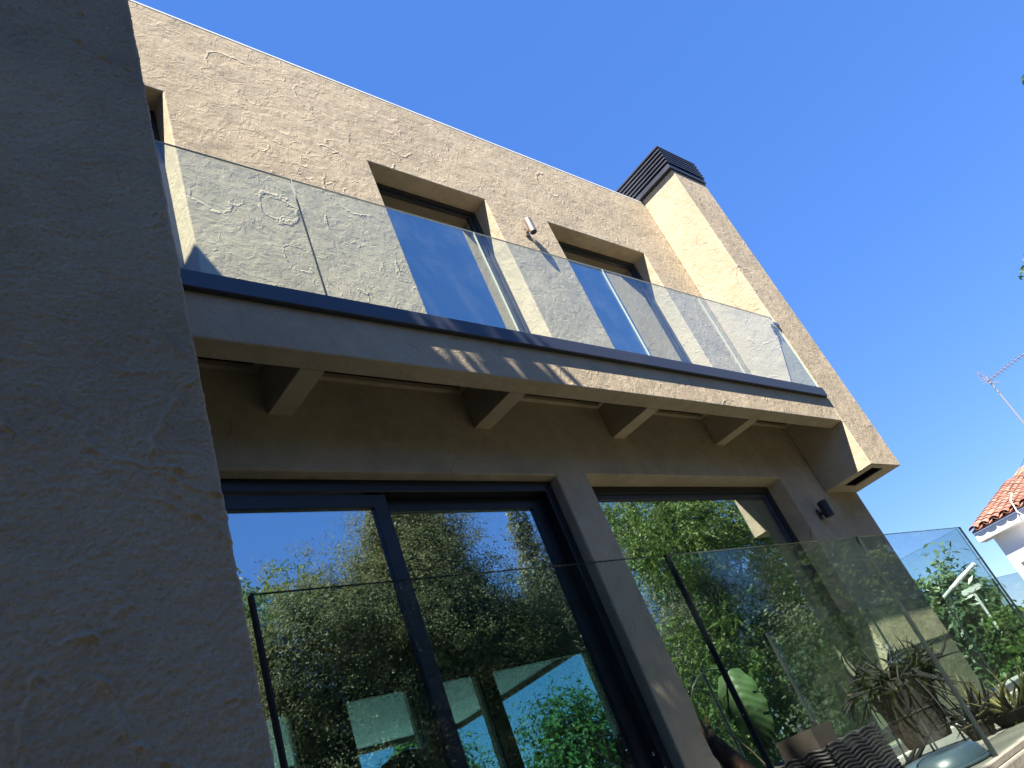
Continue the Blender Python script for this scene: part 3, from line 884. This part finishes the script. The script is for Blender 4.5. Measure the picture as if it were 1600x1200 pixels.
for k in range(4):
    bm.faces.new((vv[k], v2_[k], v2_[(k + 1) % 4], vv[(k + 1) % 4]))
roof = mk("roof", bm, 'terracotta', nb)
# barrel tiles
def tile_mesh(flip):
    bm = bmesh.new()
    L, r = 0.46, 0.125
    rows = []
    for (xx, rs) in ((0.0, 1.0), (L, 0.82)):
        for th in (0.0, -0.014):
            rows.append([bm.verts.new((xx, math.cos(a) * (r * rs + th), (math.sin(a) * (r * rs + th)) * (1 if not flip else -1) * 0.75)) for a in np.linspace(0.05, math.pi - 0.05, 8)])
    a0, a1, b0, b1 = rows
    for k in range(7):
        bm.faces.new((a0[k], a0[k + 1], b0[k + 1], b0[k]))
        bm.faces.new((a1[k], b1[k], b1[k + 1], a1[k + 1]))
        bm.faces.new((a0[k], a1[k], a1[k + 1], a0[k + 1]))
    bmesh.ops.recalc_face_normals(bm, faces=bm.faces)
    me = bpy.data.meshes.new("roof_tile")
    bm.to_mesh(me); bm.free()
    me.polygons.foreach_set("use_smooth", [True] * len(me.polygons))
    me.materials.append(M['roof_tile'])
    return me
tm_c, tm_v = tile_mesh(False), tile_mesh(True)
ang = math.atan(slope)
nt = 0
for i in range(17):
    for j in range(8):
        for me, dy, dz in ((tm_c, 0.0, 0.085), (tm_v, 0.135, 0.13)):
            o = bpy.data.objects.new("roof_tile", me)
            COL.objects.link(o)
            o.parent = roof
            xx = NX - 0.42 + 0.36 * i
            o.location = (xx + random.uniform(-0.012, 0.012), NY1 + 0.15 - 0.27 * j - dy, zz0 + 0.05 + (xx - NX + 0.3) * slope + dz - 0.035 + random.uniform(-0.006, 0.006))
            o.rotation_euler = (random.uniform(-0.03, 0.03), -ang + 0.03, random.uniform(-0.02, 0.02))
            nt += 1
bm = bmesh.new()
tube(bm, [(NX - 0.05, 5.15, zz0 + 0.42), (NX - 0.42, 5.18, zz0 + 0.26), (NX - 0.47, 5.2, zz0 - 0.05), (NX - 0.34, 5.1, zz0 - 0.3), (NX - 0.33, 4.9, 1.9)], 0.018, 6)
mk("roof_cable", bm, 'white_paint', nb)

an = thing("television_aerial", (24.0, 4.25, 3.0), "grey television aerial on a thin mast above the neighbouring roof", "aerial")
bm = bmesh.new()
tube(bm, [(24.0, 4.22, 2.9), (24.0, 4.22, 6.12)], 0.022, 8)
mk("mast", bm, 'aerial_grey', an)
bm = bmesh.new()
A = Vector((24.0, 4.28, 6.00)); B = Vector((23.6, 3.05, 5.98))
tube(bm, [A, B], 0.013, 6)
mk("boom", bm, 'aerial_grey', an)
dv = (B - A).normalized()
sidev = dv.cross(Vector((0, 0, 1))).normalized()
for k in range(10):
    p = A.lerp(B, 0.10 + 0.09 * k)
    bm = bmesh.new()
    tube(bm, [p - Vector((0, 0, 0.05)) - sidev * 0.1, p + Vector((0, 0, 0.05)) + sidev * 0.1], 0.009, 5)
    mk("director_rod", bm, 'aerial_grey', an)
for k, zz in enumerate((1, -1)):
    bm = bmesh.new()
    for q in range(5):
        p = A + Vector((0.0, 0.02 - 0.055 * q * (1 if zz < 0 else 0.15), zz * 0.07 * (q + 1) * (0.5 if zz < 0 else 0.9)))
        tube(bm, [p - sidev * 0.18, p + sidev * 0.18], 0.008, 5)
    tube(bm, [A, A + Vector((0, 0.03 - (0.25 if zz < 0 else 0.0), zz * (0.20 if zz < 0 else 0.36)))], 0.009, 5)
    mk("reflector", bm, 'aerial_grey', an)

bm = bmesh.new()
pts = []
for t in np.linspace(0, 1, 12):
    pts.append((25.5 - 0.3 * t, 4.55 + 1.35 * t, 4.42 - 1.00 * t - 0.06 * math.sin(math.pi * t)))
tube(bm, pts, 0.007, 5)
tag(mk("overhead_cable", bm, 'iron'), "thin dark overhead cable crossing the sky above the tiled roof", "cable")

# white bracketed garden pole behind the corner glass
gp = thing("garden_pole", (14.0, 4.56, GR), "white bracket and arm on a thin pole in front of the large-leaved shrub", "pole")
bm = bmesh.new(); tube(bm, [(13.3, 4.36, GR), (13.3, 4.36, 0.86)], 0.02, 8); mk("pole", bm, 'white_paint', gp)
bm = bmesh.new(); tube(bm, [(13.3, 4.10, 1.16), (13.3, 4.42, 1.06), (13.3, 4.78, 0.93)], [0.03, 0.034, 0.028], 8); mk("arm", bm, 'white_paint', gp)
bm = bmesh.new()
for q in range(3):
    box(bm, 13.27, 13.33, 4.22 + 0.10 * q, 4.30 + 0.10 * q, 0.82, 0.90)
box(bm, 13.28, 13.32, 4.20, 4.52, 0.845, 0.875)
mk("bracket", bm, 'white_paint', gp)

# ------------------------------------------------------------------ things on the terrace
def stem(p0, d0, length, curl, rng, k=7):
    p = np.array(p0, float); d = np.array(d0, float); d /= np.linalg.norm(d)
    pts = [tuple(p)]
    ax = rng.normal(0, 1, 3); ax /= np.linalg.norm(ax)
    for i in range(k - 1):
        d = d + np.cross(ax, d) * curl / k + np.array([0, 0, -0.12 * abs(curl)]) / k
        d /= np.linalg.norm(d)
        p = p + d * length / (k - 1)
        pts.append(tuple(p))
    return pts

rng = np.random.default_rng(5)
PX, PY = 4.93, 2.30
pot = thing("potted_succulent", (PX, PY, FL), "big spidery dark succulent spilling over a clay pot on an iron stand", "plant")
bm = bmesh.new()
lathe(bm, [(0.125, -0.29), (0.13, -0.285), (0.185, 0.02), (0.20, 0.03), (0.20, 0.07), (0.175, 0.07), (0.17, 0.03)], PX, PY, 30)
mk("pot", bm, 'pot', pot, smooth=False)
bm = bmesh.new()
lathe(bm, [(0.168, 0.035), (0.15, 0.055), (0.08, 0.075), (0.0101, 0.08)], PX, PY, 20)
mk("soil", bm, 'soil', pot)
bm = bmesh.new()
for q in range(150):
    a = rng.uniform(0, 2 * math.pi); rr = 0.19 * math.sqrt(rng.uniform(0, 1))
    up = rng.uniform(0.05, 1.3) if rr < 0.14 else rng.uniform(-0.5, 0.7)
    L = rng.uniform(0.12, 0.30)
    pts = stem((PX + rr * math.cos(a), PY + rr * math.sin(a), 0.06 + rng.uniform(0, 0.05)), (math.cos(a), math.sin(a), up), L, rng.uniform(0.8, 3.2), rng)
    r0 = rng.uniform(0.007, 0.013)
    tube(bm, pts, [r0 * x for x in (0.9, 1.0, 0.95, 0.85, 0.65, 0.42, 0.12)], 6)
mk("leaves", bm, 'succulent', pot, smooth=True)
bm = bmesh.new()
for q in range(24):      # hanging dry roots and old leaves
    a = rng.uniform(0, 2 * math.pi)
    pts = stem((PX + 0.2 * math.cos(a), PY + 0.2 * math.sin(a), 0.05), (math.cos(a) * 0.5, math.sin(a) * 0.5, -0.8), rng.uniform(0.12, 0.34), rng.uniform(0.5, 2.0), rng, 6)
    tube(bm, pts, [0.005, 0.006, 0.005, 0.004, 0.003, 0.001], 5)
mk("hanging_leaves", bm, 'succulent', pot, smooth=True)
bm = bmesh.new()
for q in range(7):
    a = rng.uniform(0, 2 * math.pi)
    pts = stem((PX + 0.15 * math.cos(a), PY + 0.15 * math.sin(a), 0.07), (math.cos(a), math.sin(a), rng.uniform(-0.2, 0.6)), rng.uniform(0.1, 0.3), 1.2, rng, 5)
    tube(bm, pts, 0.0028, 4)
mk("dry_stems", bm, 'dry_stem', pot)
for q in range(4):
    a = q * math.pi / 2 + 0.5
    bm = bmesh.new()
    tube(bm, [(PX + 0.15 * math.cos(a), PY + 0.15 * math.sin(a), -0.06), (PX + 0.17 * math.cos(a), PY + 0.17 * math.sin(a), FL + 0.002)], 0.006, 6)
    mk("stand_leg", bm, 'iron', pot)
bm = bmesh.new()
tube(bm, [(PX + 0.158 * math.cos(a), PY + 0.158 * math.sin(a), -0.12) for a in np.linspace(0, 2 * math.pi, 25)], 0.006, 6, caps=False)
mk("stand_ring", bm, 'iron', pot)

def rosette_pot(name, x, y, z0, r, h, nl, ll, lm, label, pm='pot', up=(0.2, 1.4)):
    t = thing(name, (x, y, z0), label, "plant")
    bm = bmesh.new()
    lathe(bm, [(r * 0.72, z0), (r, z0 + h * 0.9), (r * 1.06, z0 + h * 0.92), (r * 1.06, z0 + h), (r * 0.9, z0 + h), (r * 0.88, z0 + h * 0.9)], x, y, 24)
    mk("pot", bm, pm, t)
    bm = bmesh.new()
    for q in range(nl):
        a = rng.uniform(0, 2 * math.pi); rr = r * 0.8 * math.sqrt(rng.uniform(0, 1))
        pts = stem((x + rr * math.cos(a), y + rr * math.sin(a), z0 + h * 0.9), (math.cos(a), math.sin(a), rng.uniform(*up)), ll * rng.uniform(0.5, 1.2), rng.uniform(0.3, 1.8), rng, 6)
        r0 = rng.uniform(0.006, 0.012)
        tube(bm, pts, [r0, r0 * 1.15, r0 * 1.0, r0 * 0.8, r0 * 0.5, r0 * 0.1], 6)
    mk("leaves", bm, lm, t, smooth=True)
    return t
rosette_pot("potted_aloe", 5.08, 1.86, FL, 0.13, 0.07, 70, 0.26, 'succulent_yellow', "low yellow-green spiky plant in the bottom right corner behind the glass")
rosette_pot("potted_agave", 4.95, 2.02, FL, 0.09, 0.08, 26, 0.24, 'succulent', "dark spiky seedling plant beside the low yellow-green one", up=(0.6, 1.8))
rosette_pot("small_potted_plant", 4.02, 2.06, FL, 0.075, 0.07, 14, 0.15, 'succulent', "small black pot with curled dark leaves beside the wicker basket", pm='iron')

# wicker basket
WX0, WX1, WY0, WY1, WZ = 3.42, 3.92, 2.02, 2.36, -0.075
bk = thing("wicker_basket", ((WX0 + WX1) / 2, (WY0 + WY1) / 2, FL), "dark woven wicker basket with wavy strands in front of the picture window", "basket")
nrow = 17
for r in range(nrow):
    z = FL + 0.010 + (WZ - FL - 0.016) * r / (nrow - 1)
    path = []
    segs = 144
    for q in range(segs + 1):
        t = q / segs * 4
        s = int(t) % 4; u = t - int(t)
        cx = [(WX0 + (WX1 - WX0) * u, WY0), (WX1, WY0 + (WY1 - WY0) * u), (WX1 - (WX1 - WX0) * u, WY1), (WX0, WY1 - (WY1 - WY0) * u)][s]
        nx = [(0, -1), (1, 0), (0, 1), (-1, 0)][s]
        ww = 0.004 * math.sin(q * math.pi / 6 + 0.35 * r)
        path.append((cx[0] + nx[0] * ww, cx[1] + nx[1] * ww, z + 0.0055 * math.sin(q * math.pi / 6 + 0.35 * r + 1.0)))
    bm = bmesh.new()
    tube(bm, path, 0.0078, 5, caps=False)
    mk("strand", bm, 'wicker', bk, smooth=True)
bm = bmesh.new()
box(bm, WX0 + 0.012, WX1 - 0.012, WY0 + 0.012, WY1 - 0.012, FL + 0.004, WZ - 0.05)
mk("liner", bm, 'iron', bk)

# brown box with a black pot and wire on the basket
bxo = thing("planter_box", (3.52, 2.16, WZ), "small brown box holding a black pot and loops of wire on the wicker basket", "box")
mkbox("box_side", 'cardboard', bxo, 3.44, 3.60, 2.06, 2.075, WZ + 0.005, WZ + 0.085)
mkbox("box_side", 'cardboard', bxo, 3.44, 3.60, 2.245, 2.26, WZ + 0.005, WZ + 0.085)
mkbox("box_side", 'cardboard', bxo, 3.425, 3.439, 2.06, 2.26, WZ + 0.005, WZ + 0.085)
mkbox("box_base", 'cardboard', bxo, 3.425, 3.60, 2.06, 2.26, WZ - 0.006, WZ + 0.004)
bm = bmesh.new(); lathe(bm, [(0.045, WZ + 0.005), (0.055, WZ + 0.08), (0.048, WZ + 0.08), (0.04, WZ + 0.02)], 3.53, 2.15, 20); mk("pot", bm, 'iron', bxo)
bm = bmesh.new()
for q in range(5):
    c0 = (3.62 + 0.01 * q, 2.12 + 0.012 * q, WZ + 0.05); rr = 0.035 + 0.006 * q
    tube(bm, [(c0[0] + rr * math.cos(a) * 0.6, c0[1] + rr * math.cos(a) * 0.7, c0[2] + rr * math.sin(a)) for a in np.linspace(0, 6.0, 18)], 0.0018, 4)
mk("wire", bm, 'iron', bxo)
bm = bmesh.new(); lathe(bm, [(0.011, WZ + 0.0), (0.011, WZ + 0.11), (0.008, WZ + 0.113)], 3.575, 2.20, 12); mk("stake", bm, 'iron', bxo)

# grey-blue plastic tub, bottom edge
TBX, TBY = 3.93, 1.84
tb = thing("plastic_tub", (TBX, TBY, FL), "upturned grey-blue plastic tub at the bottom edge below the spidery plant", "tub")
bm = bmesh.new()
lathe(bm, [(0.20, FL), (0.195, FL + 0.02), (0.18, FL + 0.06), (0.15, FL + 0.078), (0.08, FL + 0.085), (0.01, FL + 0.086)], TBX, TBY, 36)
mk("tub_body", bm, 'plastic_blue', tb, smooth=True)
bm = bmesh.new()
tube(bm, [(TBX + 0.202 * math.cos(a), TBY + 0.202 * math.sin(a), FL + 0.008) for a in np.linspace(0, 2 * math.pi, 33)], 0.008, 6, caps=False)
mk("rim", bm, 'plastic_blue', tb, smooth=True)

# banana plant: fibrous stem, paddle leaf with stalk
ban = thing("banana_plant", (3.05, 2.45, FL), "banana plant with brown fibrous stem and one drooping torn green leaf", "plant")
bm = bmesh.new()
path = [(3.36, 2.30, FL), (3.30, 2.32, -0.2), (3.23, 2.35, -0.05), (3.18, 2.38, 0.08), (3.16, 2.40, 0.19)]
tube(bm, path, [0.075, 0.07, 0.055, 0.04, 0.012], 12)
mk("stem", bm, 'fibre', ban, smooth=True)
bm = bmesh.new()
for q in range(9):
    i = rng.integers(0, 4); u = rng.uniform(0, 1)
    p = np.array(path[i]) * (1 - u) + np.array(path[i + 1]) * u
    a = rng.uniform(0, 6.28)
    p = p + np.array([math.cos(a), math.sin(a), 0]) * 0.05
    tube(bm, stem(p - np.array([math.cos(a), math.sin(a), 0]) * 0.015, (math.cos(a) * 0.1 - 0.2, math.sin(a) * 0.1, 0.9), rng.uniform(0.03, 0.06), 0.3, rng, 4), [0.010, 0.008, 0.005, 0.001], 5)
mk("husk", bm, 'fibre', ban)
bm = bmesh.new()
tube(bm, [(3.17, 2.40, 0.10), (3.13, 2.37, 0.22), (3.11, 2.35, 0.30), (3.13, 2.33, 0.35), (3.19, 2.32, 0.385), (3.27, 2.31, 0.40), (3.36, 2.30, 0.39), (3.41, 2.30, 0.37)], [0.008, 0.008, 0.007, 0.007, 0.006, 0.006, 0.005, 0.005], 7)
mk("leaf_stalk", bm, 'leaf_broad', ban, smooth=True)
bm = bmesh.new()
NR, NC = 30, 17
ribs = []
WD = Vector((0.56, -0.82, 0.05)).normalized()       # across the blade, facing the viewer
ND = Vector((-0.82, -0.56, 0.15)).normalized()
for i in range(NR):
    t = i / (NR - 1)
    c0 = Vector((3.40 + 0.07 * t, 2.30 + 0.03 * t, 0.375 - 0.37 * t)) + ND * (0.07 * math.sin(math.pi * t * 0.8))
    hw = 0.115 * math.sin(math.pi * (0.06 + 0.90 * t) ** 0.8) ** 0.55
    row = []
    for j in range(NC):
        u = j / (NC - 1) * 2 - 1
        corr = 0.0035 * math.sin(t * 55 - abs(u) * 9)             # ribbed blade
        fold = -0.42 * hw * abs(u) ** 1.3                          # halves fold back from the midrib
        droop = -0.10 * hw * abs(u)
        edge = 1 + 0.05 * math.sin(t * 23 + 3 * u)
        row.append(bm.verts.new(c0 + WD * (hw * u * edge * (0.92 if u < 0 else 0.8)) + ND * (fold + corr) + Vector((0, 0, droop))))
    ribs.append(row)
for i in range(NR - 1):
    for j in range(NC - 1):
        if (j < 3 and i in (7, 15, 22)) or (j > 12 and i in (10, 18, 25)): continue
        bm.faces.new((ribs[i][j], ribs[i][j + 1], ribs[i + 1][j + 1], ribs[i + 1][j]))
leaf_o = mk("leaf", bm, 'leaf_blade', ban, smooth=True)
bm = bmesh.new()
tube(bm, [(3.40, 2.22, -0.30), (3.30, 2.24, -0.12), (3.22, 2.26, 0.03), (3.19, 2.30, 0.12)], 0.004, 6)
tube(bm, [(3.36, 2.23, -0.22), (3.44, 2.20, -0.19), (3.50, 2.2, -0.26)], 0.0035, 6)
mk("dry_stalk", bm, 'dry_stem', ban)

# ------------------------------------------------------------------ chairs inside the room
def armchair(x, y, rz, label):
    t = thing("armchair", (x, y, FL), label, "chair", "black armchairs inside the room")
    c, s = math.cos(rz), math.sin(rz)
    def W(p): return (x + p[0] * c - p[1] * s, y + p[0] * s + p[1] * c, FL + p[2])
    bm = bmesh.new()
    inner, outer = [], []
    for i in range(13):
        a = math.pi * (0.02 + 0.96 * i / 12)
        top = 0.78 + 0.34 * math.sin(a)
        for (lst, r) in ((outer, 0.34), (inner, 0.27)):
            lst.append([bm.verts.new(W((r * math.cos(a), r * math.sin(a) * 0.95, z))) for z in (0.40, 0.55, top * 0.8, top - 0.03, top)])
    for lst in (outer, inner):
        for i in range(12):
            for k in range(4):
                bm.faces.new((lst[i][k], lst[i + 1][k], lst[i + 1][k + 1], lst[i][k + 1]))
    for i in range(12):
        bm.faces.new((outer[i][4], outer[i + 1][4], inner[i + 1][4], inner[i][4]))
        bm.faces.new((outer[i][0], inner[i][0], inner[i + 1][0], outer[i + 1][0]))
    for i in (0, 12):
        for k in range(4):
            bm.faces.new((outer[i][k], outer[i][k + 1], inner[i][k + 1], inner[i][k]))
    mk("backrest", bm, 'leather', t, smooth=True)
    bm = bmesh.new()
    lathe(bm, [(0.24, 0), (0.26, 0.03), (0.26, 0.10), (0.22, 0.13)], 0, 0, 20)
    for v_ in bm.verts: v_.co = Vector(W((v_.co.x, v_.co.y, v_.co.z + 0.38)))
    mk("seat", bm, 'leather', t, smooth=True)
    for i in range(4):
        a = math.pi / 4 + i * math.pi / 2
        bm = bmesh.new()
        tube(bm, [W((0.2 * math.cos(a), 0.2 * math.sin(a), 0.39)), W((0.26 * math.cos(a), 0.26 * math.sin(a), 0.001))], 0.014, 8)
        mk("leg", bm, 'iron', t)
armchair(5.25, 4.75, math.radians(200), "black leather armchair seen through the right leaf of the sliding door")
armchair(2.90, 4.60, math.radians(175), "black leather armchair seen low through the left leaf of the sliding door")
# trees in the garden beyond the porch
tree("pine_tree", "sunlit pale green tree seen through the room's rear windows", "tree", (17.0, 15.0, FL - 0.05),
     [(14.4, 14.6, 1.5, 1.4, 1.2, 1.7), (13.2, 15.2, 0.4, 1.6, 1.3, 1.5), (17.0, 14.6, 0.8, 2.0, 1.4, 1.6)], 14000, (0.15, 0.06), 'leaf_green', 0.14, 51)
tree("pine_tree", "taller tree beyond the porch seen through the middle rear window", "tree", (11.6, 16.5, GR),
     [(11.8, 16.4, 1.2, 1.3, 1.2, 1.9), (11.5, 16.8, 2.6, 0.8, 0.8, 1.1)], 8000, (0.14, 0.05), 'leaf_green', 0.14, 52)
